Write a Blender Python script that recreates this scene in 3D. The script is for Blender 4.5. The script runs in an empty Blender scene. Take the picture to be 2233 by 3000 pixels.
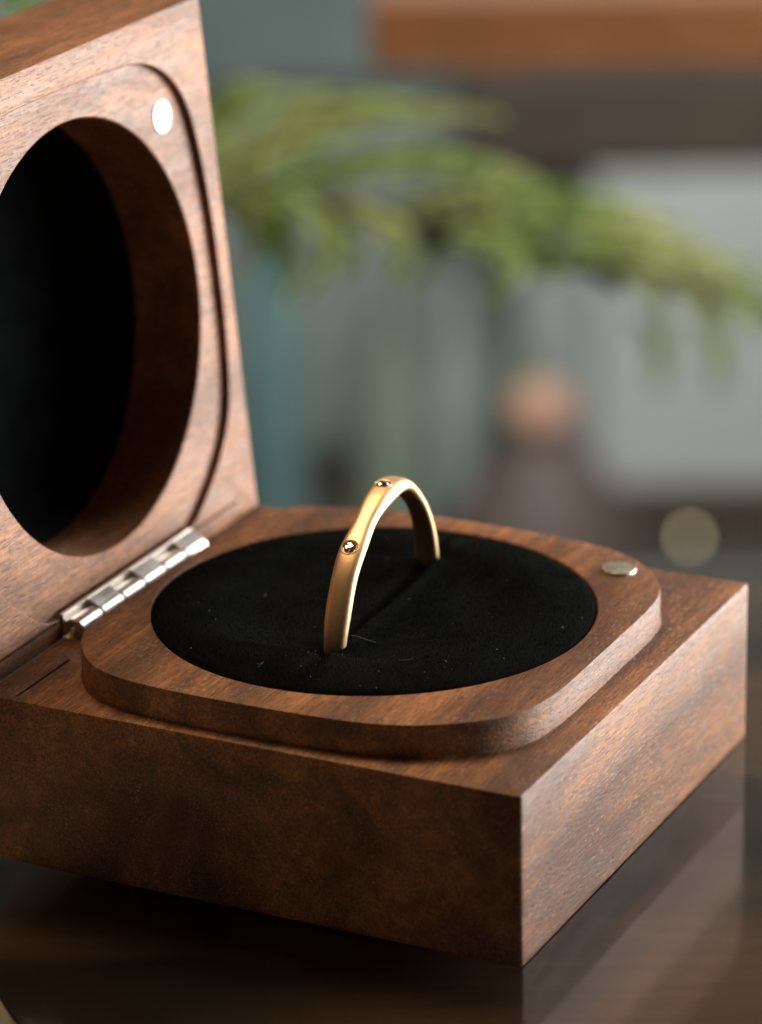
import bpy, bmesh, math, random
import numpy as np
from mathutils import Vector, Matrix
random.seed(4); rng = np.random.default_rng(4)
R = math.radians
U = 0.00078                     # metres per modelling unit (the box is about 47 mm square)
SC = bpy.context.scene; COL = SC.collection

# ------------------------------------------------------------------ camera
CAM = np.array([190.4579, -289.3071, 166.6737])
CR = np.array([0.8964, 0.443, -0.0176]); CU = np.array([-0.1411, 0.3227, 0.9359]); CF = np.array([-0.4203, 0.8365, -0.3517])
FPX = 10811.87
cd = bpy.data.cameras.new('camera'); cam = bpy.data.objects.new('camera', cd); COL.objects.link(cam)
m = Matrix([list(CR) + [0], list(CU) + [0], list(-CF) + [0], [0, 0, 0, 1]]).transposed()
m.translation = Vector(CAM * U)
cam.matrix_world = m
cd.sensor_fit = 'VERTICAL'; cd.sensor_height = 36; cd.sensor_width = 24; cd.lens = 36 * FPX / 3000
cd.clip_start = 0.01; cd.clip_end = 60
cd.dof.use_dof = True; cd.dof.focus_distance = 371 * U
cd.dof.aperture_fstop = cd.lens / (7.0 * U * 1000)
cd.dof.aperture_blades = 0
SC.camera = cam
# ------------------------------------------------------------------ world, lamps, exposure
w = bpy.data.worlds.new('World'); SC.world = w; w.use_nodes = True
w.node_tree.nodes['Background'].inputs[0].default_value = (1.0, 0.80, 0.62, 1)
w.node_tree.nodes['Background'].inputs[1].default_value = 0.03
SC.view_settings.view_transform = 'Standard'; SC.view_settings.look = 'None'
SC.view_settings.exposure = 0; SC.view_settings.gamma = 1
SC.cycles.use_denoising = True
SC.cycles.max_bounces = 10; SC.cycles.transparent_max_bounces = 12
SC.cycles.sample_clamp_indirect = 4

def lamp(name, loc, target, sx, sy, power, col):
    l = bpy.data.lights.new(name, 'AREA'); l.shape = 'RECTANGLE'; l.size = sx * U; l.size_y = sy * U
    l.energy = power; l.color = col
    o = bpy.data.objects.new(name, l); COL.objects.link(o)
    o.location = Vector(loc) * U
    o.rotation_euler = (Vector(target) - Vector(loc)).to_track_quat('-Z', 'Y').to_euler()
    return o
BOXC = (30, 30, 25)

lamp('window_light', (30 + 470, 30 + 500, 25 + 18), BOXC, 620, 360, 10.8, (1.0, 0.965, 0.915))
lamp('warm_ceiling_light', (30 - 200, 30 + 120, 25 + 620), BOXC, 280, 280, 2.45, (1.0, 0.72, 0.42))

lamp('high_window_light', (30 + 217, 30 + 588, 25 + 322), BOXC, 300, 200, 0.9, (1.0, 0.98, 0.96))
# view-aligned ground frame (only used to say where the far things stand)
VH = np.array([-0.449, 0.8935]); RH = np.array([0.8935, 0.449]); VROT = math.atan2(RH[1], RH[0])
def V(s, d, z=0.0):
    p = CAM[:2] + RH * s + VH * d
    return (float(p[0]), float(p[1]), float(z))
def px(x, y, d):                # a point d units ahead of the camera, seen at x, y of the 1652-wide photograph
    X, Y = x * 1.3517, y * 1.3517
    dr = CF + CR * (X - 1116.5) / FPX - CU * (Y - 1500) / FPX
    hd = dr[0] * VH[0] + dr[1] * VH[1]
    return tuple(CAM + dr * (d / hd))

# added backdrop lamp, unseen, there only to brighten the far wall
lamp('backdrop_fill_light', V(160, 1350, 480), V(260, 2350, -480), 600, 600, 17, (0.93, 0.98, 1.0))

# ------------------------------------------------------------------ helpers
def link(name, me, mat=None, parent=None, kind=None, loc=None):
    if mat is not None: me.materials.append(mat)
    o = bpy.data.objects.new(name, me); COL.objects.link(o)
    if parent is not None: o.parent = parent
    if kind: o['kind'] = kind
    if loc is not None: o.location = Vector(loc) * U
    return o
def pymesh(name, verts, faces, smooth=None):
    me = bpy.data.meshes.new(name)
    me.from_pydata((np.asarray(verts, dtype=float) * U).tolist(), [], faces); me.update()
    if smooth is not None:
        me.polygons.foreach_set('use_smooth', [True] * len(me.polygons))
        me.set_sharp_from_angle(angle=R(smooth))
    return me
def thing(name, label, cat, loc=(0, 0, 0), group=None, rot=None):
    o = bpy.data.objects.new(name, None); COL.objects.link(o); o.empty_display_size = 0.01
    o.location = Vector(loc) * U
    if rot is not None: o.rotation_euler = rot
    o['label'] = label; o['category'] = cat
    if group: o['group'] = group
    return o
def tag(o, label, cat, group=None):
    o['label'] = label; o['category'] = cat
    if group: o['group'] = group
    return o
def loft(name, loops, cap0=True, cap1=True, smooth=30):
    """loops: list of (N,3) arrays, joined in order"""
    n = len(loops[0]); v = np.concatenate(loops); f = []
    for k in range(len(loops) - 1):
        a = k * n; b = a + n
        for i in range(n):
            j = (i + 1) % n
            f.append((a + i, a + j, b + j, b + i))
    if cap0:
        v = np.vstack([v, loops[0].mean(0)]); c = len(v) - 1
        f += [(c, (i + 1) % n, i) for i in range(n)]
    if cap1:
        v = np.vstack([v, loops[-1].mean(0)]); c = len(v) - 1; a = (len(loops) - 1) * n
        f += [(c, a + i, a + (i + 1) % n) for i in range(n)]
    return pymesh(name, v, f, smooth)
def rrect(cx, cy, qx, qy, rc, seg=14):
    pts = []
    for k, (sx, sy) in enumerate([(1, 1), (-1, 1), (-1, -1), (1, -1)]):
        for i in range(seg + 1):
            a = math.pi / 2 * (k + i / seg)
            pts.append((cx + sx * (qx - rc) + rc * math.cos(a), cy + sy * (qy - rc) + rc * math.sin(a)))
    return np.array(pts)
def radial(poly, c, ang):
    """points of polygon boundary seen from c at each angle"""
    P = poly - c; Q = np.roll(P, -1, 0); out = []
    for a in ang:
        d = np.array([math.cos(a), math.sin(a)])
        best = None
        e = Q - P
        den = d[0] * (-e[:, 1]) - d[1] * (-e[:, 0])
        den = np.where(abs(den) < 1e-12, 1e-12, den)
        t = (P[:, 0] * (-e[:, 1]) - P[:, 1] * (-e[:, 0])) / den
        s = (d[0] * P[:, 1] - d[1] * P[:, 0]) / den
        ok = (t > 0) & (s >= -1e-6) & (s <= 1 + 1e-6)
        out.append(c + d * t[ok].min())
    return np.array(out)
def at_z(p2, z):
    return np.column_stack([p2, np.full(len(p2), float(z))])
def boxmesh(name, sx, sy, sz, bev=0.3, c=(0, 0, 0)):
    bm = bmesh.new(); bmesh.ops.create_cube(bm, size=1)
    for v in bm.verts: v.co = Vector(((v.co.x * sx + c[0]) * U, (v.co.y * sy + c[1]) * U, (v.co.z * sz + c[2]) * U))
    if bev: bmesh.ops.bevel(bm, geom=bm.edges[:], offset=bev * U, segments=2, affect='EDGES', profile=0.6)
    me = bpy.data.meshes.new(name); bm.to_mesh(me); bm.free(); return me
def lathe(name, prof, n=48, smooth=40, c=(0, 0, 0)):
    a = np.linspace(0, 2 * math.pi, n, endpoint=False)
    loops = [np.column_stack([c[0] + r * np.cos(a), c[1] + r * np.sin(a), np.full(n, c[2] + z)]) for r, z in prof]
    return loft(name, loops, True, True, smooth)
def cut(obj, cutters):
    """subtract the cutter meshes from obj's mesh"""
    for cme in cutters:
        co = bpy.data.objects.new('cutter', cme); COL.objects.link(co)
        md = obj.modifiers.new('b', 'BOOLEAN'); md.operation = 'DIFFERENCE'; md.object = co; md.solver = 'EXACT'
        dg = bpy.context.evaluated_depsgraph_get(); dg.update()
        me = bpy.data.meshes.new_from_object(obj.evaluated_get(dg))
        obj.modifiers.clear(); mats = [s for s in obj.data.materials]
        obj.data = me
        if not me.materials:
            for mm in mats: me.materials.append(mm)
        bpy.data.objects.remove(co)
    obj.data.set_sharp_from_angle(angle=R(30))

# ------------------------------------------------------------------ materials
class NT:
    def __init__(s, name):
        s.m = bpy.data.materials.new(name); s.m.use_nodes = True; s.t = s.m.node_tree
        s.b = s.t.nodes['Principled BSDF']; s.out = s.t.nodes['Material Output']
    def n(s, typ, **kw):
        nd = s.t.nodes.new(typ)
        for k, v in kw.items(): setattr(nd, k, v)
        return nd
    def l(s, a, b): s.t.links.new(a, b)
    def coords(s, scale, rot=(0, 0, 0), loc=(0, 0, 0)):
        tc = s.n('ShaderNodeTexCoord'); mp = s.n('ShaderNodeMapping')
        mp.inputs['Scale'].default_value = [k / U for k in scale]; mp.inputs['Rotation'].default_value = rot
        mp.inputs['Location'].default_value = loc
        s.l(tc.outputs['Object'], mp.inputs['Vector']); return mp.outputs[0]
    def noise(s, vec, scale=1, detail=4, rough=0.55, dist=0):
        nd = s.n('ShaderNodeTexNoise'); nd.inputs['Scale'].default_value = scale; nd.inputs['Detail'].default_value = detail
        nd.inputs['Roughness'].default_value = rough; nd.inputs['Distortion'].default_value = dist
        s.l(vec, nd.inputs['Vector']); return nd.outputs['Fac']
    def ramp(s, fac, stops):
        nd = s.n('ShaderNodeValToRGB'); cr = nd.color_ramp
        while len(cr.elements) < len(stops): cr.elements.new(0.5)
        for e, (p, c) in zip(cr.elements, stops):
            e.position = p; e.color = (c, c, c, 1) if not hasattr(c, '__len__') else (*c, 1)
        s.l(fac, nd.inputs[0]); return nd.outputs[0]
    def mix(s, fac, a, b, mode='MIX'):
        nd = s.n('ShaderNodeMix', data_type='RGBA', blend_type=mode)
        for sock, v in ((nd.inputs[0], fac), (nd.inputs[6], a), (nd.inputs[7], b)):
            if isinstance(v, (int, float)): sock.default_value = v if sock == nd.inputs[0] else (v, v, v, 1)
            elif isinstance(v, tuple): sock.default_value = (*v, 1)
            else: s.l(v, sock)
        return nd.outputs[2]
    def math(s, op, a, b=0.0, clamp=False):
        nd = s.n('ShaderNodeMath', operation=op); nd.use_clamp = clamp
        for sock, v in ((nd.inputs[0], a), (nd.inputs[1], b)):
            if isinstance(v, (int, float)): sock.default_value = v
            else: s.l(v, sock)
        return nd.outputs[0]
    def bump(s, h, strength, dist):
        nd = s.n('ShaderNodeBump'); nd.inputs['Strength'].default_value = strength; nd.inputs['Distance'].default_value = dist * U
        s.l(h, nd.inputs['Height']); s.l(nd.outputs[0], s.b.inputs['Normal']); return nd
    def set(s, **kw):
        for k, v in kw.items():
            i = s.b.inputs[k.replace('_', ' ')]
            if isinstance(v, (int, float)): i.default_value = v
            elif isinstance(v, tuple): i.default_value = (*v, 1) if len(v) == 3 and i.type == 'RGBA' else v
            else: s.l(v, i)
        return s.m

def wood(name, grain, light=(0.37, 0.150, 0.052), dark=(0.10, 0.034, 0.012), seed=0.0):
    """walnut; grain = 'x' or 'y' axis along which the fibres run"""
    N = NT(name)
    def gs(al, ac): return (al, ac, ac) if grain == 'x' else (ac, al, ac)
    big = N.noise(N.coords(gs(0.018, 0.10), (0.05, 0.04, 0.06), (seed, seed * 2, 1)), 1, 3, 0.5, 0.6)
    mid = N.noise(N.coords(gs(0.05, 0.55), (0, 0.02, 0.03), (seed, 3, 1)), 1, 5, 0.6, 0.3)
    fine = N.noise(N.coords(gs(0.26, 3.2), (0, 0, 0.02), (1, seed, 2)), 1, 4, 0.75)
    pore = N.noise(N.coords(gs(0.6, 5.0), (0, 0.0, -0.03), (seed, 7, 4)), 1, 1, 0.4)
    blot = N.noise(N.coords((0.16, 0.16, 0.16), (0, 0, 0), (seed, 5, 9)), 1, 3, 0.6)
    col = N.mix(N.ramp(big, [(0.38, 0.0), (0.64, 1.0)]), dark, light)
    col = N.mix(N.math('MULTIPLY', N.ramp(mid, [(0.40, 1.0), (0.62, 0.0)]), 0.45), col, tuple(k * 0.85 for k in dark))
    col = N.mix(0.68, col, N.ramp(fine, [(0.36, 0.30), (0.64, 1.35)]), 'MULTIPLY')
    col = N.mix(0.32, col, N.ramp(blot, [(0.32, 0.55), (0.62, 1.1)]), 'MULTIPLY')
    pd = N.ramp(pore, [(0.60, 0.0), (0.66, 1.0)])
    col = N.mix(N.math('MULTIPLY', pd, 0.55), col, tuple(k * 0.25 for k in dark))
    # pale sanding dust caught in some pores
    pore2 = N.noise(N.coords(gs(1.0, 5.0), (0, 0, 0.04), (3, seed, 8)), 1, 1, 0.4)
    where = N.ramp(N.noise(N.coords((0.12, 0.12, 0.12), (0, 0, 0), (8, 1, seed)), 1, 2), [(0.36, 0.0), (0.56, 1.0)])
    dust = N.math('MULTIPLY', N.ramp(pore2, [(0.62, 0.0), (0.67, 1.0)]), where)
    col = N.mix(N.math('MULTIPLY', dust, 0.28), col, (0.55, 0.42, 0.34))
    # crossing sanding scratches
    s1 = N.noise(N.coords(gs(4.6, 0.6), (0.5, 0.6, 0.75), (2, 2, seed)), 1, 3, 0.75)
    s2 = N.noise(N.coords(gs(0.3, 4.5), (0.35, -0.3, -0.5), (seed, 2, 3)), 1, 2, 0.7)
    col = N.mix(0.55, col, N.ramp(N.math('MULTIPLY', N.math('ADD', s1, s2), 0.5), [(0.40, 0.55), (0.60, 1.4)]), 'MULTIPLY')
    h = N.math('ADD', N.math('MULTIPLY', fine, 1.0), N.math('MULTIPLY', pd, -0.9))
    h = N.math('ADD', h, N.math('MULTIPLY', N.math('ADD', s1, s2), 0.45))
    N.bump(h, 0.45, 0.08)
    rgh = N.ramp(mid, [(0.3, 0.50), (0.7, 0.64)])
    return N.set(Base_Color=col, Roughness=rgh, Specular_IOR_Level=0.42, Sheen_Weight=0.0, Sheen_Roughness=0.4, Sheen_Tint=(1, 0.92, 0.88))

def plain(name, col, rough=0.6, var=0.25, sc=0.1, metal=0.0, spec=0.5, bump=0.0, bsc=1.0):
    N = NT(name)
    nz = N.noise(N.coords((sc, sc, sc)), 1, 4)
    c = N.mix(N.ramp(nz, [(0.3, 0.0), (0.7, 1.0)]), tuple(k * (1 - var) for k in col), tuple(min(1, k * (1 + var)) for k in col))
    if bump: N.bump(N.noise(N.coords((bsc, bsc, bsc)), 1, 4), bump, 0.1)
    return N.set(Base_Color=c, Roughness=rough, Metallic=metal, Specular_IOR_Level=spec)

M = {}
M['wood_base'] = wood('walnut_base', 'y', seed=0.0)
M['wood_lid'] = wood('walnut_lid', 'x', light=(0.42, 0.185, 0.085), dark=(0.18, 0.070, 0.03), seed=4.0)

# velvet
N = NT('black_velvet')
v1 = N.noise(N.coords((7, 7, 7)), 1, 3, 0.7); v2 = N.noise(N.coords((0.25, 0.25, 0.25)), 1, 4)
N.bump(v1, 0.9, 0.12)
M['velvet'] = N.set(Base_Color=N.mix(N.ramp(v2, [(0.3, 0.0), (0.7, 1.0)]), (0.0016, 0.0022, 0.0022), (0.0042, 0.0054, 0.0052)), Roughness=0.95,
                    Specular_IOR_Level=0.02, Sheen_Weight=0.01, Sheen_Roughness=0.5, Sheen_Tint=(0.6, 0.7, 0.68))
M['lint'] = plain('pale_lint', (0.26, 0.25, 0.23), 0.9, 0.2, 1)
# satin gold
N = NT('satin_gold')
g1 = N.noise(N.coords((9, 9, 9)), 1, 3, 0.7); g2 = N.noise(N.coords((0.5, 0.5, 0.5)), 1, 4, 0.6)
N.bump(N.math('ADD', g1, N.math('MULTIPLY', g2, 1.5)), 0.35, 0.06)
M['gold'] = N.set(Base_Color=N.mix(g2, (0.74, 0.48, 0.25), (0.90, 0.67, 0.41)), Metallic=1.0, Roughness=N.ramp(g1, [(0.3, 0.40), (0.7, 0.52)]))
# diamond
N = NT('diamond'); N.set(Base_Color=(1, 1, 1), Roughness=0.0, Transmission_Weight=1.0, IOR=2.4)
gl = N.n('ShaderNodeBsdfAnisotropic'); gl.inputs['Roughness'].default_value = 0.09; gl.inputs[0].default_value = (1, 1, 1, 1)
mx = N.n('ShaderNodeMixShader'); mx.inputs[0].default_value = 0.55; N.l(N.b.outputs[0], mx.inputs[1]); N.l(gl.outputs[0], mx.inputs[2]); N.l(mx.outputs[0], N.out.inputs[0])
M['diamond'] = N.m
# nickel
N = NT('nickel_plate')
k1 = N.noise(N.coords((0.3, 0.3, 0.3)), 1, 4)
M['nickel'] = N.set(Base_Color=N.mix(k1, (0.74, 0.70, 0.64), (0.84, 0.81, 0.76)), Metallic=1.0, Roughness=N.ramp(k1, [(0.3, 0.30), (0.7, 0.40)]))
N = NT('magnet_steel')
k1 = N.noise(N.coords((1.2, 1.2, 1.2)), 1, 4)
M['magnet'] = N.set(Base_Color=N.mix(k1, (0.38, 0.37, 0.35), (0.60, 0.59, 0.56)), Metallic=1.0, Roughness=N.ramp(k1, [(0.3, 0.34), (0.7, 0.50)]))
# glass sheet: clear, reflecting by angle (Schlick), the same to every ray
N = NT('clear_glass_sheet')
t = N.t; t.nodes.remove(N.b)
lw = N.n('ShaderNodeLayerWeight'); lw.inputs['Blend'].default_value = 0.5
p5 = N.math('POWER', lw.outputs['Facing'], 5.0)
fac = N.math('ADD', N.math('MULTIPLY', p5, 0.955), 0.045)
tr = N.n('ShaderNodeBsdfTransparent'); tr.inputs[0].default_value = (0.93, 0.93, 0.92, 1)
gl = N.n('ShaderNodeBsdfAnisotropic'); gl.inputs['Roughness'].default_value = 0.11; gl.inputs[0].default_value = (1, 1, 1, 1)
mx = N.n('ShaderNodeMixShader'); N.l(fac, mx.inputs[0]); N.l(tr.outputs[0], mx.inputs[1]); N.l(gl.outputs[0], mx.inputs[2]); N.l(mx.outputs[0], N.out.inputs[0])
M['glass'] = N.m
N = NT('dark_wood_reflection_tint')
nz = N.noise(N.coords((0.014, 0.03, 0.02), (0, 0, 0.5), (0.35, 0.1, 0)), 1, 2)  # brown patches painted in to warm and brighten the reflection on the stand
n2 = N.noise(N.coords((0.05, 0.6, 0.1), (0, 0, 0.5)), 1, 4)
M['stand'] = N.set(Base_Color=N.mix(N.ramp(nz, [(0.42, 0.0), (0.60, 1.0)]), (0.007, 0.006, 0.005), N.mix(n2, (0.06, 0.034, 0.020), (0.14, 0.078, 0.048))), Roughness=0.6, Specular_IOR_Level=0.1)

# ------------------------------------------------------------------ the ring box
Bs, H, T = 60.0, 18.36, 3.65
LIP = [(4.65,13.5),(4.65,17),(4.65,24),(4.65,30),(4.65,36),(4.65,42),(4.65,46),(5.1,48.6),(7.0,51.6),(10.5,54),(16,55.6),(23,56.1),(30,56.2),(37,55.9),(42.5,55.3),(47.2,53.9),(50.8,51.4),(53.4,48.3),(55.1,45.0),(55.8,40.5),(55.9,34),(55.95,25),(55.95,18),(55.5,13.6),(54.5,10.5),(52.6,7.8),(50,5.7),(46.2,3.45),(41,2.0),(34,1.45),(27,1.3),(19.5,1.45),(14,2.2),(10.06,4.0),(6.8,7.5),(5.1,10.8)]
RECL = [(17.8,55.8),(30,55.9),(38,55.7),(45.3,55.1),(50,53.4),(53.5,50.4),(55.6,46),(57,38),(57.5,30),(57.3,20),(56,12.9),(53,8.4),(49.3,5.2),(45.6,2.9),(42,2.3),(30,2.2),(17,2.3),(13.4,2.9),(10,5.2),(6.5,8.4),(3.5,12.9),(2.2,20),(2,30),(2.5,38),(3.8,46),(6,50.4),(9.5,53.4),(13.5,55.1)]
def smooth_closed(P, k=5):
    P = np.array(P, float); n = len(P); out = []
    for i in range(n):
        p0, p1, p2, p3 = P[i - 1], P[i], P[(i + 1) % n], P[(i + 2) % n]
        for j in range(k):
            u = j / k
            out.append(0.5 * ((2 * p1) + (-p0 + p2) * u + (2 * p0 - 5 * p1 + 4 * p2 - p3) * u * u + (-p0 + 3 * p1 - 3 * p2 + p3) * u ** 3))
    return np.array(out)
def shrink(P, c, d):
    v = P - c; L = np.linalg.norm(v, axis=1, keepdims=True); return c + v * (L - d) / L
LC = np.array([29.35, 29.27]); WR = 23.3; LQ = 27.35; LRC = 18.27
def angles(polys, c):
    a = list(np.linspace(0, 2 * math.pi, 220, endpoint=False))
    for p in polys:
        d = p - c; a += list(np.mod(np.arctan2(d[:, 1], d[:, 0]), 2 * math.pi))
    a = np.unique(np.round(a, 5)); keep = [a[0]]
    for k in a[1:]:
        if k - keep[-1] > 2e-4: keep.append(k)
    return np.array(keep)
box = thing('ring_box', 'open square walnut ring box with black velvet cushion, lid tipped back', 'ring box')

# base block with raised lip and round well
sq = lambda ins: rrect(29.27, 30, 30.07 - ins, 30 - ins, 0.45, 6)
LIPS = smooth_closed(LIP)
ang = angles([sq(0)], LC)
circ = lambda r: np.column_stack([LC[0] + r * np.cos(ang), LC[1] + r * np.sin(ang)])
S = lambda ins: radial(sq(ins), LC, ang)
LP = lambda q: radial(shrink(LIPS, LC, LQ - q), LC, ang)
def edge_noise(p, z, amp):
    q = p.copy(); k = np.arange(len(p)); q += rng.normal(0, amp, q.shape); return at_z(q, z)
loops = [at_z(S(0.35), 0), at_z(S(0.10), 0.12), at_z(S(0), 0.40)]
for z in (1.0, 1.8, 3.0, 10.0): loops.append(at_z(S(0), z))
loops += [at_z(S(0), H - 0.32), at_z(S(0.10), H - 0.09), at_z(S(0.32), H),
          at_z(LP(LQ + 0.45), H), at_z(LP(LQ + 0.12), H + 0.08), at_z(LP(LQ), H + 0.4),
          at_z(LP(LQ), H + T - 0.22), at_z(LP(LQ - 0.06), H + T - 0.06), at_z(LP(LQ - 0.22), H + T),
          at_z(circ(WR + 0.14), H + T), at_z(circ(WR), H + T - 0.12), at_z(circ(WR), H - 8)]
me = loft('base', loops)
co = np.empty(len(me.vertices) * 3); me.vertices.foreach_get('co', co); co = co.reshape(-1, 3) / U
rr = 3.0; z = co[:, 2]; xm = np.where(z < rr, rr - np.sqrt(np.maximum(rr * rr - (rr - z) ** 2, 0)), 0)
co[:, 0] = np.where(z < rr, np.maximum(co[:, 0], xm - 0.8), co[:, 0])
# a slightly torn lower edge
low = z < 0.3; co[low, 2] += rng.uniform(0, 0.12, low.sum()) ** 2 * 2.2
me.vertices.foreach_set('co', (co * U).ravel()); me.update()
base = link('base', me, M['wood_base'], box)
cut(base, [boxmesh('c', 0.32, 10.5, 1.2, 0, (2.9, 6.2, H)), boxmesh('c', 3.6, 27.9, 2.4, 0, (0.2, 30.4, H + 0.1)),
           lathe('c', [(0.28, -1), (0.28, 1)], 12, c=(55.2, 36.5, H))])

# lid: local X along the hinge, local Y up the lid, local Z out of its inner face
LA, LT = 59.54, 20.4
LCL = np.array([30.75, 28.8])
sql = lambda ins: rrect(30, LA / 2, 30 - ins, LA / 2 - ins, 0.5, 6)
RECS = smooth_closed(RECL)
angl = angles([sql(0)], LCL)
SL = lambda ins: radial(sql(ins), LCL, angl)
LPL = lambda q: radial(shrink(RECS, LCL, LQ - q), LCL, angl)
circl = lambda r: np.column_stack([LCL[0] + r * np.cos(angl), LCL[1] + r * np.sin(angl)])
QR = LQ; RD = 0.85
loops = [at_z(SL(2.2), -LT), at_z(SL(0.7), -LT + 0.55), at_z(SL(0), -LT + 2.2), at_z(SL(0), -0.22), at_z(SL(0.07), -0.06), at_z(SL(0.22), 0),
         at_z(LPL(QR + 0.12), 0), at_z(LPL(QR), -0.1), at_z(LPL(QR), -RD),
         at_z(circl(WR + 0.14), -RD), at_z(circl(WR), -RD - 0.14), at_z(circl(WR), -18.3)]
lid = link('lid', loft('lid', loops), M['wood_lid'], box)
cut(lid, [boxmesh('c', 21, 0.32, 1.0, 0, (5.0, 2.1, 0)), boxmesh('c', 10.0, 0.32, 1.0, 0, (50.5, 2.15, 0)), boxmesh('c', 27.9, 3.2, 2.9, 0, (30.4, 1.3, 0.0)),
          lathe('c', [(0.28, -1), (0.28, 1)], 10, c=(13.5, 51.9 + 5.2, 0))])
th = R(5.317)
up = Vector((-math.sin(th), 0, math.cos(th))); nn = Vector((math.cos(th), 0, math.sin(th)))
ml = Matrix([[0, up.x, nn.x, -0.8554 * U], [1, up.y, nn.y, 0], [0, up.z, nn.z, (H - 0.2546) * U], [0, 0, 0, 1]])
lid.matrix_local = ml
# lining at the bottom of the lid's well; raised black sides stand in for shade
link('shade_lining', lathe('shade_lining', [(WR - 0.02, -18.2), (WR - 0.02, -9.8), (WR - 0.25, -9.2), (WR - 0.6, -9.5), (WR - 1.1, -11.5), (WR - 3.0, -14.5), (WR - 7.0, -16.6), (2, -17.2)], 96, c=(LCL[0], LCL[1], 0)), M['velvet'], lid)
# magnets
mag = lathe('magnet', [(1.85, -1.2), (1.85, 0.05), (1.78, 0.16), (1.6, 0.2), (0.5, 0.2)], 40)
def magnet(parent, loc):
    o = bpy.data.objects.new('magnet', mag); COL.objects.link(o); o.parent = parent; o.location = Vector(loc) * U; return o
mag.materials.append(M['magnet'])
magnet(base, (48.7, 49.1, H + T + 0.12)); magnet(lid, (50.5, 48.1, -RD - 0.02))

# cushion: a domed velvet disc with the slot that holds the ring
nr, na = 90, 220
rad = WR * np.linspace(0, 1, nr + 1)[1:] ** 0.8; aa = np.linspace(0, 2 * math.pi, na, endpoint=False)
def cush_z(x, y):
    r = np.hypot(x - LC[0], y - LC[1])
    zz = H + T - 0.05 + 0.75 * np.exp(-((r - 18.0) / 4.5) ** 2) - 0.45 * np.exp(-(WR - r) / 0.35)
    dx = x - 29.75 + (y - 30.8) * 0.073 - 0.2 * np.sin(y * 0.21)
    foot = np.exp(-(((x - 30.5) / 2.6) ** 2 + ((y - 16.3) / 1.6) ** 2)) + np.exp(-(((x - 29.0) / 2.2) ** 2 + ((y - 44.3) / 1.4) ** 2))
    inside = 1 / (1 + np.exp(-(y - 11.5) / 1.0)) / (1 + np.exp((y - 49.0) / 1.0))
    zz = zz - 0.85 * foot - 0.75 * np.exp(-(dx / 0.45) ** 2) * inside + 0.5 * np.exp(-((dx - 1.3) / 0.8) ** 2) * inside + 0.2 * np.exp(-((dx + 1.8) / 1.4) ** 2) * inside
    zz += 0.10 * np.sin(x * 0.35 + 1) * np.sin(y * 0.27) + 0.22 * np.exp(-((y - 14.5 - 0.05 * (x - 30)) / 0.8) ** 2) * np.exp(-((x - 27) / 9) ** 2)
    return zz
g = [(LC[0], LC[1], float(cush_z(LC[0], LC[1])))]
for r in rad:
    x = LC[0] + r * np.cos(aa); y = LC[1] + r * np.sin(aa)
    g += list(zip(x, y, cush_z(x, y)))
x = LC[0] + WR * np.cos(aa); y = LC[1] + WR * np.sin(aa); g += list(zip(x, y, np.full(na, H - 7.9)))
f = [(0, 1 + i, 1 + (i + 1) % na) for i in range(na)]
for k in range(nr):
    a = 1 + k * na; b = a + na
    f += [(a + i, b + i, b + (i + 1) % na, a + (i + 1) % na) for i in range(na)]
cushion = link('cushion', pymesh('cushion', g, f, 180), M['velvet'], box)
# pile of the velvet: very short hairs
n = 26000
rr = WR * np.sqrt(rng.uniform(0, 1, n)); a = rng.uniform(0, 2 * math.pi, n)
x = LC[0] + rr * np.cos(a); y = LC[1] + rr * np.sin(a); z = cush_z(x, y)
dx, dy = rng.normal(0, 0.10, n), rng.normal(0, 0.10, n); hh = rng.uniform(0.15, 0.34, n); wa = rng.uniform(0, 6.28, n); ww = 0.03
P0 = np.column_stack([x - ww * np.cos(wa), y - ww * np.sin(wa), z - 0.05]); P1 = np.column_stack([x + ww * np.cos(wa), y + ww * np.sin(wa), z - 0.05]); P2 = np.column_stack([x + dx, y + dy, z + hh])
vv = np.stack([P0, P1, P2], 1).reshape(-1, 3)
link('pile', pymesh('pile', vv, np.arange(3 * n).reshape(-1, 3).tolist()), M['velvet'], cushion, 'stuff')
# lint and dust
vv, ff = [], []
def speck(p, s):
    k = len(vv); q = [np.array(p) + rng.normal(0, s, 3) * (1, 1, 0.5) for _ in range(4)]
    vv.extend(q); ff.extend([(k, k + 1, k + 2), (k, k + 2, k + 3), (k + 1, k + 2, k + 3), (k, k + 1, k + 3)])
def fibre(p, L, bend, wd=0.035):
    a = rng.uniform(0, 6.28); pts = []; q = np.array(p, float)
    for i in range(9):
        q = q + np.array([math.cos(a), math.sin(a), 0]) * L / 8; a += bend + rng.normal(0, 0.15)
        q[2] = cush_z(q[0], q[1]) + 0.30; pts.append(q.copy())
    for i in range(8):
        d = pts[i + 1] - pts[i]; s = np.array([-d[1], d[0], 0]); s = s / np.linalg.norm(s) * wd; k = len(vv)
        vv.extend([pts[i] - s, pts[i] + s, pts[i + 1] + s + (0, 0, .02), pts[i + 1] - s + (0, 0, .02)]); ff.append((k, k + 1, k + 2, k + 3))
for i in range(150):
    r = WR * math.sqrt(rng.uniform(0, 0.97)); a = rng.uniform(0, 6.28)
    if rng.uniform() < 0.55: a = rng.normal(-1.1, 0.9)
    p = (LC[0] + r * math.cos(a), LC[1] + r * math.sin(a)); speck((*p, cush_z(*p) + 0.28), rng.choice([0.03, 0.04, 0.065]))
for i in range(5):
    r = WR * math.sqrt(rng.uniform(0, 0.85)); a = rng.uniform(0, 6.28)
    if i < 8: a = rng.normal(-1.2, 0.7)
    p = (LC[0] + r * math.cos(a), LC[1] + r * math.sin(a)); fibre((*p, 0), rng.uniform(0.6, 1.8), rng.normal(0, 0.25), 0.011)
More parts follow.
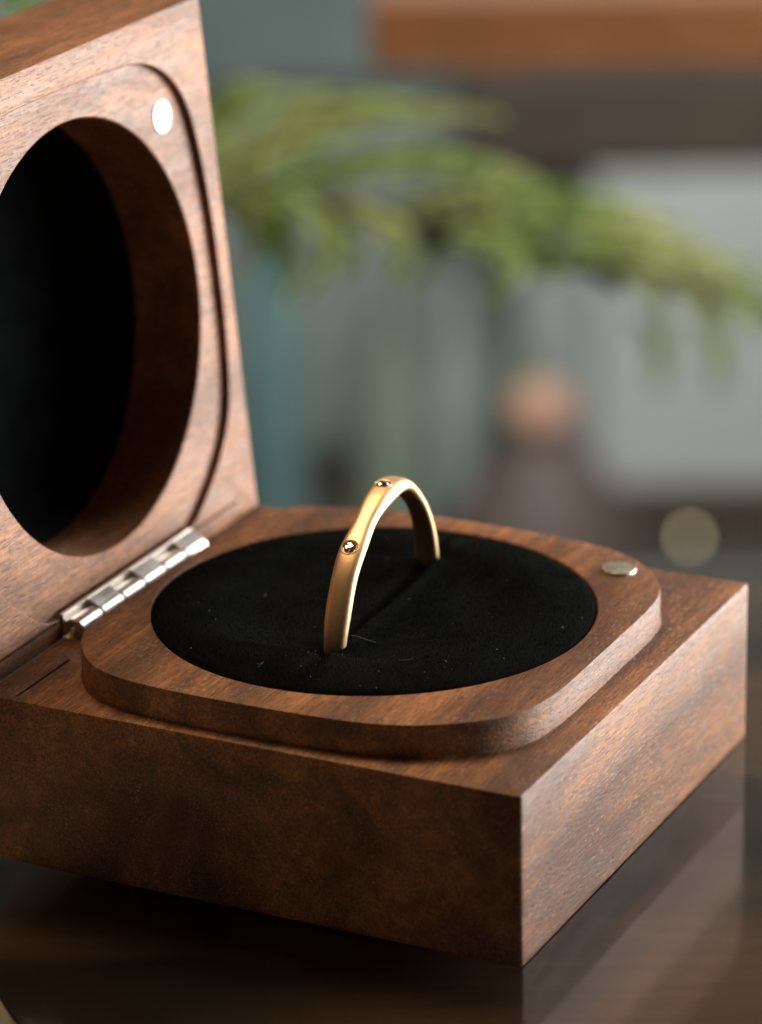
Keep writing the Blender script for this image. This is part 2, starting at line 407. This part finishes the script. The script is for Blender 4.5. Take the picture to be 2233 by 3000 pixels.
fibre((34.5, 20.0, 0), 3.2, 0.18, 0.014)
link('lint', pymesh('lint', np.array(vv), ff), M['lint'], cushion, 'stuff')

# hinge
hx, hz, hr = 0.12, H + 0.62, 1.33; y0, dy = 16.9, 4.55
hinge = link('hinge', boxmesh('hinge', 0.4, 27.8, 2.5, 0.06, (-1.0, 30.4, H + 1.32)), M['nickel'], box)   # the lid's leaf, let into the lid's face
def knuckle(k):
    ya = y0 + k * dy + 0.10; yb = ya + dy - 0.20
    n = 26; a = np.linspace(0, 2 * math.pi, n, endpoint=False)
    lp = []
    for (r, y) in ((0.25, ya), (hr - 0.14, ya), (hr, ya + 0.16), (hr, yb - 0.16), (hr - 0.14, yb), (0.25, yb)):
        lp.append(np.column_stack([hx + r * np.cos(a), np.full(n, y), hz - r * np.sin(a)]))
    link('knuckle', loft('knuckle', lp), M['nickel'], hinge)
    if k % 2 == 1:      # tongue that joins the knuckle to the lid leaf
        prof = [(-0.85, H + 2.50), (-0.70, H + 2.52), (0.10, H + 2.12), (0.62, H + 1.84), (0.62, H + 1.2), (-0.85, H + 1.2)]
        q = np.array([(a_, ya, b_) for a_, b_ in prof] + [(a_, yb, b_) for a_, b_ in prof]); m_ = len(prof)
        fs = [tuple(range(m_)), tuple(range(2 * m_ - 1, m_ - 1, -1))] + [(i, i + m_, (i + 1) % m_ + m_, (i + 1) % m_) for i in range(m_)]
        link('leaf_tongue', pymesh('leaf_tongue', q, fs), M['nickel'], hinge)
for k in range(6): knuckle(k)
n = 16; a = np.linspace(0, 2 * math.pi, n, endpoint=False)
link('pin', loft('pin', [np.column_stack([hx + r * np.cos(a), np.full(n, y), hz - r * np.sin(a)]) for r, y in ((0.3, y0 - 0.15), (0.42, y0), (0.42, y0 + 6 * dy), (0.3, y0 + 6 * dy + 0.15))]), M['nickel'], hinge)

# ------------------------------------------------------------------ the ring
ring = thing('gold_ring', 'wavy satin gold ring with small flush set diamonds standing in velvet cushion', 'ring', (29.75, 30.8, 21.3), rot=(0, 0, R(4.2)))
nth, ncs = 260, 28
def ringR(t):       # t = angle in the (y, z) plane about the ring's centre, degrees
    t = np.mod(t, 360)
    return 13.4 - 0.48 * np.exp(-((t - 117) / 15) ** 2) + 0.55 * np.exp(-((t - 76) / 15) ** 2) + 0.7 * np.exp(-((t - 185) / 22) ** 2) - 0.2 * np.exp(-((t - 10) / 25) ** 2)
def ringW(t):
    return 2.7 + 0.16 * np.exp(-((t - 133) / 9) ** 2) - 0.5 * np.exp(-((t - 184) / 17) ** 2) - 0.38 * np.exp(-((t - 112) / 10) ** 2) + 0.55 * np.exp(-((t - 74) / 17) ** 2) - 0.35 * np.exp(-((t - 40) / 25) ** 2) + 0.15 * np.exp(-((t - 165) / 15) ** 2)
def ringT(t):
    return 1.35 + 0.35 * np.exp(-((t - 88) / 14) ** 2) - 0.2 * np.exp(-((t - 30) / 25) ** 2)
vv = []
for i in range(nth):
    t = 360 * i / nth; c, s = math.cos(R(t)), math.sin(R(t)); Ro, W, Th = ringR(t), ringW(t), ringT(t)
    for j in range(ncs):
        b = 2 * math.pi * j / ncs; e = 0.62
        u = math.copysign(abs(math.cos(b)) ** e, math.cos(b)); v = math.copysign(abs(math.sin(b)) ** e, math.sin(b))
        x = u * W / 2 * (1 - 0.10 * max(v, 0)); rr = Ro - Th / 2 + v * Th / 2 - (0.12 * u * u if v > 0 else 0)
        vv.append((x, rr * c, rr * s))
ff = []
for i in range(nth):
    for j in range(ncs):
        a_, b_ = i * ncs, ((i + 1) % nth) * ncs; k = (j + 1) % ncs
        ff.append((a_ + j, b_ + j, b_ + k, a_ + k))
band = link('band', pymesh('band', vv, ff, 50), M['gold'], ring)
bm = bmesh.new(); bm.from_mesh(band.data); bmesh.ops.recalc_face_normals(bm, faces=bm.faces[:]); bm.to_mesh(band.data); bm.free()
def gem_mesh():
    # brilliant: table, crown, girdle, pavilion
    v = []; f = []
    n = 8
    def ringpts(r, z, off=0): return [(r * math.cos(2 * math.pi * (i + off) / n), r * math.sin(2 * math.pi * (i + off) / n), z) for i in range(n)]
    v += ringpts(0.40, 0.24) + ringpts(0.56, 0.13, 0.5) + [p for i in range(16) for p in [(0.72 * math.cos(2 * math.pi * i / 16), 0.72 * math.sin(2 * math.pi * i / 16), 0.02)]]
    v += [(x, y, -0.03) for x, y, z in v[16:32]] + ringpts(0.36, -0.33, 0.5) + [(0, 0, -0.62)]
    f.append(tuple(range(8)))
    for i in range(8):
        j = (i + 1) % 8
        f.append((i, 8 + i, j)); f.append((8 + i, 16 + 2 * i + 1, 16 + (2 * i + 2) % 16, j)) if False else None
        g0, g1, g2 = 16 + 2 * i, 16 + 2 * i + 1, 16 + (2 * i + 2) % 16
        f += [(i, g0, 8 + i), (8 + i, g0, g1), (8 + i, g1, g2), (8 + i, g2, j)]
    for i in range(16):
        j = (i + 1) % 16; f.append((16 + i, 32 + i, 32 + j, 16 + j))
    for i in range(8):
        j = (i + 1) % 8; g0, g1, g2 = 32 + 2 * i, 33 + 2 * i, 32 + (2 * i + 2) % 16
        f += [(g0, 48 + i, g1), (g1, 48 + i, g2), (g2, 48 + i, 48 + j), (48 + i, 56, 48 + j)]
    f = [q for q in f if q]
    return v, f
gv, gf = gem_mesh(); gv = [(x * 1.02, y * 1.02, z * 1.2) for x, y, z in gv]; gv = [(x + rng.normal(0, 0.035), y + rng.normal(0, 0.035), z + rng.normal(0, 0.045)) for x, y, z in gv]; gf = [t_ for q_ in gf for t_ in ([(q_[0], q_[k_], q_[k_ + 1]) for k_ in range(1, len(q_) - 1)])]; gme = pymesh('gemstone', gv, gf); gme.materials.append(M['diamond'])
bm = bmesh.new(); bm.from_mesh(gme); bmesh.ops.recalc_face_normals(bm, faces=bm.faces[:]); bm.to_mesh(gme); bm.free()
seatme = lathe('seat_rim', [(0.95, -0.30), (0.95, 0.02), (0.90, 0.06), (0.83, 0.03), (0.79, -0.06), (0.77, -0.30)], 36); seatme.materials.append(M['gold'])
cutters = []
for t in (130.5, 87.0):
    Ro = ringR(t); rad_dir = Vector((0, math.cos(R(t)), math.sin(R(t))))
    # local frame following the outer surface
    e = 1.0; tan = Vector((0, ringR(t + e) * math.cos(R(t + e)) - ringR(t - e) * math.cos(R(t - e)), ringR(t + e) * math.sin(R(t + e)) - ringR(t - e) * math.sin(R(t - e)))).normalized()
    X = Vector((1, 0, 0)); Z = X.cross(tan).normalized()
    if Z.dot(rad_dir) < 0: Z = -Z
    Y = Z.cross(X)
    xo = -0.1 if t > 100 else -0.15
    pos = rad_dir * Ro + X * xo
    mt = Matrix([[X.x, Y.x, Z.x, pos.x], [X.y, Y.y, Z.y, pos.y], [X.z, Y.z, Z.z, pos.z], [0, 0, 0, 1]])
    cme = lathe('c', [(0.30, -1.0), (0.84, -0.26), (0.84, 0.6)], 32)
    cme.transform(Matrix.Scale(1 / U, 4)); cme.transform(mt); cme.transform(Matrix.Scale(U, 4)); 
    cm_o = cme; cm_o.name = 'c'
    cutters.append(cm_o)
    mt2 = mt.copy(); mt2.translation = Vector(pos - Z * 0.14) * U
    o = bpy.data.objects.new('gemstone', gme); COL.objects.link(o); o.parent = ring; o.matrix_local = mt2
    sr = bpy.data.objects.new('bezel', seatme); COL.objects.link(sr); sr.parent = ring; m3 = mt.copy(); m3.translation = Vector(pos - Z * 0.05) * U; sr.matrix_local = m3
    o['label'] = 'round diamond on the front shoulder' if t > 100 else 'round diamond on the crest'
for cme in cutters:
    co_ = bpy.data.objects.new('cutter', cme); co_.matrix_world = ring.matrix_basis.copy(); COL.objects.link(co_)
    md = band.modifiers.new('b', 'BOOLEAN'); md.operation = 'DIFFERENCE'; md.object = co_; md.solver = 'EXACT'
    bpy.context.view_layer.update(); dg = bpy.context.evaluated_depsgraph_get()
    me = bpy.data.meshes.new_from_object(band.evaluated_get(dg)); band.modifiers.clear(); band.data = me
    bpy.data.objects.remove(co_)
band.data.set_sharp_from_angle(angle=R(42))

# ------------------------------------------------------------------ round glass topped stand on a pale table
SCn = V(54, 344.5, 0)
stand = thing('display_stand', 'dark display stand with rounded corners and clear glass top under the ring box', 'display stand', (SCn[0], SCn[1], -20), rot=(0, 0, VROT))
def slab(ins, z): return at_z(rrect(0, 0, 96 - ins, 83.5 - ins, 80 - ins, 24), z)
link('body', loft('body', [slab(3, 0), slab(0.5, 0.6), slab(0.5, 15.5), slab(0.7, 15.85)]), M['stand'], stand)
link('glass_top', loft('glass_top', [slab(0.4, 15.98), slab(0, 16.4), slab(0, 19.6), slab(0.4, 19.98)]), M['glass'], stand)
pale = plain('pale_laminate', (0.62, 0.57, 0.50), 0.5, 0.05, 0.02)
tb = thing('table', 'pale laminate table beneath the dark display stand', 'table', V(60, 240, -700), rot=(0, 0, VROT))
link('table_top', boxmesh('table_top', 700, 360, 16, 1, (0, 0, 671.9)), pale, tb)
for sx in (-1, 1):
    for sy in (-1, 1): link('leg', boxmesh('leg', 22, 22, 664, 1, (sx * 320, sy * 150, 332)), pale, tb)

# ------------------------------------------------------------------ far background
def struct(name, me, mat, loc=(0, 0, 0), rz=0):
    o = link(name, me, mat, None, 'structure', loc); o.rotation_euler = (0, 0, rz); return o
M['floor'] = plain('dark_floor', (0.055, 0.045, 0.038), 0.5, 0.35, 0.006)
M['wall'] = plain('grey_green_wall', (0.16, 0.178, 0.15), 0.8, 0.2, 0.006)
struct('floor', pymesh('floor', [(-6000, -6000, 0), (6000, -6000, 0), (6000, 6000, 0), (-6000, 6000, 0)], [(0, 1, 2, 3)]), M['floor'], (0, 0, -700))
struct('wall', boxmesh('wall', 6000, 40, 2600, 0, (0, 0, 1300)), M['wall'], V(0, 2364, -699), VROT)
M['brown'] = wood('orange_stained_wood', 'x', light=(0.24, 0.085, 0.012), dark=(0.15, 0.050, 0.007), seed=9)
M['darkbrown'] = plain('dark_brown_wood', (0.045, 0.030, 0.018), 0.6, 0.2, 0.01)
M['pale_grey'] = plain('pale_grey_paint', (0.34, 0.34, 0.315), 0.6, 0.1, 0.01)
M['teal'] = plain('teal_glaze', (0.075, 0.13, 0.125), 0.5, 0.15, 0.01)
M['terracotta'] = plain('terracotta', (0.38, 0.20, 0.13), 0.8, 0.15, 0.03)
M['darkclay'] = plain('dark_clay', (0.07, 0.045, 0.035), 0.7, 0.2, 0.02)

# bench whose plank edge crosses the top right of the view
p = px(800, 3, 1000); pl = px(800, 150, 1000); th_ = p[2] - pl[2]
bn = thing('bench', 'orange brown wooden bench seen from its end, top right, out of focus', 'bench', (p[0], p[1], -700), rot=(0, 0, VROT))
link('plank', boxmesh('plank', 900, 260, th_, 0.8, (450, 130, p[2] + 700 - th_ / 2)), M['brown'], bn)
for sx in (500, 860):
    for sy in (30, 230): link('leg', boxmesh('leg', 26, 26, p[2] + 700 - th_ - 1, 0.8, (sx, sy, (p[2] + 700 - th_ - 1) / 2)), M['brown'], bn)
struct('skirting', boxmesh('skirting', 6000, 8, 34, 0, (0, 0, 17)), M['darkbrown'], V(0, 2339, -699), VROT)
# pale cabinet and a dark block added as the shadow below the bench
q = px(1290, 380, 2240); q2 = px(1000, 165, 2240)
cb = thing('cabinet', 'pale grey cabinet against the far wall behind the fern, out of focus', 'cabinet', (q[0], q[1], -699.5), rot=(0, 0, VROT))
link('carcass', boxmesh('carcass', 420, 90, q[2] + 699.5, 2, (210, 45, (q[2] + 699.5) / 2)), M['pale_grey'], cb)
link('edge_softening_strip', boxmesh('edge_softening_strip', 44, 60, (q[2] + 699.5) * 0.94, 2, (-23, 50, (q[2] + 699.5) * 0.47)), plain('mid_grey_edge_tone', (0.25, 0.26, 0.24), 0.7, 0.1, 0.01), cb)  # mid-tone strip added to soften the cabinet's left edge
link('plinth', boxmesh('plinth', 476, 100, 40, 1, (188, 38, 20.5)), M['darkbrown'], cb)
dk = link('bench_shadow_block', boxmesh('bench_shadow_block', 520, 80, q2[2] - q[2] - 1, 3, (260, 40, (q2[2] - q[2] - 1) / 2)), M['darkbrown'], None)  # dark block put in for the bench's shadow and reflection
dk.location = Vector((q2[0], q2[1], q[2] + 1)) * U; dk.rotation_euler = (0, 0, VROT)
tag(dk, 'long dark brown block on the pale cabinet, standing in for the shadow below the bench', 'box')
q = px(250, 195, 2331)
pn = link('wall_darkening_panel', boxmesh('wall_darkening_panel', 225, 12, 260, 2, (112, 6, 130)), plain('slate_green_darkening', (0.085, 0.105, 0.095), 0.8, 0.2, 0.01)); pn.location = Vector(q) * U; pn.rotation_euler = (0, 0, VROT)  # dark sheet added to darken this part of the wall
tag(pn, 'dark slate green sheet added to darken the wall between the lid and the bench', 'panel')
# teal vase
q = px(575, 470, 2000); sc_ = 1.3517 / (FPX / 2150)
vs = thing('vase', 'tall teal vase standing just right of the open lid, out of focus', 'vase', (q[0], q[1], -699.5))
hv = q[2] + 699.5
link('body', lathe('body', [(14, 0), (18, 4), (21, hv * 0.3), (21, hv * 0.6), (15, hv * 0.85), (9, hv * 0.95), (11, hv), (8, hv - 2), (6, hv * 0.9)], 40), M['teal'], vs)
# terracotta bird-like ornament: round head on dark body
q = px(1175, 890, 2080)
og = thing('ornament', 'dark clay ornament with round terracotta head on the floor behind the ring', 'ornament', (q[0], q[1], -699.5))
ho = q[2] + 699.5
link('body', lathe('body', [(66, 0), (70, 6), (60, ho * 0.5), (38, ho - 40), (20, ho - 16)], 36), M['darkclay'], og)
link('head', lathe('head', [(6, -19), (14, -15), (20, -6), (21, 3), (16, 12), (8, 17), (2, 18)], 32, c=(0, 0, ho)), M['terracotta'], og)
q = px(1085, 1118, 2290)
dish = link('dish', lathe('dish', [(14, 0), (22, 5), (26, 13), (23, 14), (18, 7), (4, 4)], 40), plain('dark_terracotta', (0.25, 0.14, 0.09), 0.8, 0.2, 0.05)); dish.location = Vector((q[0], q[1], -699.5)) * U
tag(dish, 'small terracotta dish low behind the ring, heavily blurred', 'dish')
for (bx, by, hw, colr, lab) in ((845, 640, 26, (0.15, 0.18, 0.13), 'muted green bottle standing in for a plant reflection, left of the terracotta headed ornament'), (985, 600, 15, (0.24, 0.27, 0.25), 'slim pale grey bottle standing in for a pale reflection behind the middle of the fern'), (1150, 600, 20, (0.15, 0.18, 0.13), 'dark green bottle standing in for a plant reflection, directly above the terracotta headed ornament')):  # upright shapes added for the blurred reflections below the fern
    q = px(bx, by, 2270); hb = q[2] + 699.5
    b_ = link('streak', lathe('streak', [(hw * 0.9, 0), (hw, 3), (hw, hb * 0.62), (hw * 0.45, hb * 0.8), (hw * 0.4, hb), (hw * 0.3, hb)], 32), plain('streak_tint', colr, 0.4, 0.15, 0.01))
    b_.location = Vector((q[0], q[1], -699.5)) * U; tag(b_, lab, 'streak')
# small warm lamp: one round out of focus glow
q = px(1495, 1165, 2190)
lmp = thing('small_lamp', 'tiny warm lamp bulb glowing on the floor right of the ring box', 'lamp', (q[0], q[1], -699.5)); lh = q[2] + 699.5 - 3
N = NT('warm_bulb'); N.set(Base_Color=(0.9, 0.8, 0.6), Emission_Color=(1.0, 0.80, 0.45), Emission_Strength=3.2)
link('bulb', lathe('bulb', [(0.6, 0), (2.2, 1.2), (3.0, 3.0), (2.2, 4.8), (0.6, 6)], 20, c=(0, 0, lh)), N.m, lmp)
link('lamp_base', lathe('lamp_base', [(8, 0), (8, 1.5), (2.4, 3), (2.0, lh)], 20), M['darkclay'], lmp)

# ------------------------------------------------------------------ the fern
N = NT('fern_leaf')
fc = N.noise(N.coords((0.03, 0.03, 0.03)), 1, 3)
col = N.ramp(fc, [(0.30, (0.13, 0.25, 0.06)), (0.46, (0.25, 0.38, 0.10)), (0.60, (0.40, 0.46, 0.17)), (0.72, (0.38, 0.54, 0.36))])
N.set(Base_Color=col, Roughness=0.4, Specular_IOR_Level=0.6)
tl = N.n('ShaderNodeBsdfTranslucent'); N.l(col, tl.inputs[0]); mx = N.n('ShaderNodeMixShader'); mx.inputs[0].default_value = 0.4
N.l(N.b.outputs[0], mx.inputs[1]); N.l(tl.outputs[0], mx.inputs[2]); N.l(mx.outputs[0], N.out.inputs[0]); M['leaf'] = N.m
M['stem'] = plain('fern_stem', (0.035, 0.032, 0.018), 0.7)
pot = px(330, 700, 740)
fern = thing('potted_fern', 'green fern with a long feathery branch arching behind the ring box', 'plant', (pot[0], pot[1], -699.5))
FO = np.array([pot[0], pot[1], -699.5])
link('pot', lathe('pot', [(60, 0), (64, 3), (84, 120), (92, 124), (92, 140), (82, 140), (80, 122), (6, 118)], 40), M['terracotta'], fern)
def curve(pts, n):
    P = np.array(pts, float); s = np.linspace(0, len(P) - 1, n); out = []
    for t in s:
        i = min(int(t), len(P) - 2); u = t - i
        p0 = P[max(i - 1, 0)]; p1 = P[i]; p2 = P[i + 1]; p3 = P[min(i + 2, len(P) - 1)]
        out.append(0.5 * ((2 * p1) + (-p0 + p2) * u + (2 * p0 - 5 * p1 + 4 * p2 - p3) * u * u + (-p0 + 3 * p1 - 3 * p2 + p3) * u ** 3))
    return np.array(out)
def tube(name, P, r0, r1, mat, parent, n=8):
    loops = []
    for i in range(len(P)):
        d = P[min(i + 1, len(P) - 1)] - P[max(i - 1, 0)]; d = d / np.linalg.norm(d)
        a = np.cross(d, [0.3, 0.2, 0.93]); a /= np.linalg.norm(a); b = np.cross(d, a); r = r0 + (r1 - r0) * i / (len(P) - 1)
        loops.append(np.array([P[i] + r * (math.cos(t) * a + math.sin(t) * b) for t in np.linspace(0, 2 * math.pi, n, endpoint=False)]))
    return link(name, loft(name, loops), mat, parent)
def fp(lst, d=720): return [np.array(px(x, y, d + (e[0] if e else 0))) - FO for x, y, *e in lst]
stem_pts = [np.array([0, 0, 120.0]), np.array([-5, 4, 330.0])] + fp([(330, 520), (440, 405), (600, 420), (760, 455), (900, 492), (1050, 520), (1230, 560), (1430, 610), (1600, 650), (1760, 700)])
tube('stem', curve(stem_pts, 70), 5.0, 1.8, M['stem'], fern)
def spray(pts, hw, d=720, dens=1.0):
    P = curve(fp(pts, d), 60); vv = []; ff = []
    n = int(70 * dens); ppu = FPX / (d * 1.07) / 1.3517
    L = hw / ppu
    sidev = None
    for i in range(n):
        t = (i + 0.5) / n; k = t * 59; i0 = min(int(k), 58); p = P[i0] + (P[i0 + 1] - P[i0]) * (k - i0); dd = P[i0 + 1] - P[i0]; dd /= np.linalg.norm(dd)
        view = np.array([VH[0], VH[1], -0.35]); view /= np.linalg.norm(view); sd = np.cross(dd, view); sd /= np.linalg.norm(sd)
        taper = (0.35 + 0.65 * math.sin(math.pi * min(1, t * 0.9 + 0.12))) * (1 - 0.6 * t ** 3)
        for sgn in (-1, 1):
            ll = L * taper * rng.uniform(0.75, 1.15); out = sd * sgn * 0.85 + dd * 0.5 + view * rng.normal(0, 0.35) + np.array([0, 0, -0.12]); out /= np.linalg.norm(out)
            wv = np.cross(out, view + rng.normal(0, 0.5, 3)); wv /= np.linalg.norm(wv); wl = ll * 0.16 + 0.25
            a = p; b = p + out * ll * 0.35 + wv * wl; c = p + out * ll + np.array([0, 0, -0.1 * ll]); e = p + out * ll * 0.35 - wv * wl
            k0 = len(vv); mid = p + out * ll * 0.4 + view * -0.06 * ll
            vv += [a, b, c, e, mid]; ff += [(k0, k0 + 1, k0 + 4), (k0 + 1, k0 + 2, k0 + 4), (k0 + 2, k0 + 3, k0 + 4), (k0 + 3, k0, k0 + 4)]
    o = link('spray', pymesh('spray', np.array(vv), ff), M['leaf'], fern)
    # midrib
    tube('midrib', P[::3], 0.5, 0.15, M['stem'], o, 5)
spray([(430, 400), (560, 300), (760, 245), (930, 240), (1090, 255)], 46, 735, 1.3)
spray([(430, 330), (520, 240), (640, 215), (760, 225)], 48, 760)
spray([(420, 300), (560, 230), (720, 215), (900, 235), (1040, 245)], 40, 750)
spray([(440, 250), (520, 200), (620, 195)], 40, 770)
spray([(420, 380), (500, 350), (600, 335), (720, 325)], 44, 720)
spray([(500, 410), (560, 470), (560, 540), (530, 610)], 34, 712)
spray([(640, 430), (720, 490), (760, 560), (740, 600)], 32, 712)

spray([(400, 420), (520, 350), (650, 300), (780, 290)], 40, 700)
spray([(560, 412), (720, 365), (900, 340), (1080, 365), (1260, 430)], 46, 715, 1.3)
spray([(820, 470), (1000, 430), (1200, 430), (1360, 455), (1500, 500)], 50, 720, 1.2)
spray([(980, 505), (1150, 480), (1350, 500), (1530, 550), (1700, 600)], 48, 715, 1.2)
spray([(1200, 555), (1350, 540), (1500, 570), (1700, 640)], 42, 710, 1.1)
spray([(1400, 600), (1500, 600), (1620, 640), (1740, 700)], 42, 720)
spray([(500, 410), (590, 470), (625, 560), (610, 670)], 44, 712)
spray([(600, 420), (690, 480), (700, 570), (650, 660)], 40, 708)
spray([(450, 400), (510, 450), (530, 520)], 28, 720)
spray([(740, 450), (840, 490), (870, 550), (845, 620)], 42, 708)
spray([(840, 475), (930, 520), (930, 580), (880, 620)], 26, 718)
spray([(980, 505), (1085, 540), (1105, 595), (1045, 660)], 42, 706)
spray([(1060, 525), (1160, 560), (1215, 620)], 36, 712)
spray([(1200, 555), (1300, 590), (1350, 640)], 26, 720)
spray([(1330, 590), (1410, 620), (1440, 690)], 26, 715)
spray([(1430, 610), (1520, 650), (1570, 700)], 26, 715)
spray([(1540, 640), (1620, 670), (1660, 740)], 26, 715)
spray([(330, 520), (150, 200), (60, 20), (-30, -60)], 60, 800)
for x in (1435, 1560):      # hanging tips further back, put in for the fern's reflected leaflets
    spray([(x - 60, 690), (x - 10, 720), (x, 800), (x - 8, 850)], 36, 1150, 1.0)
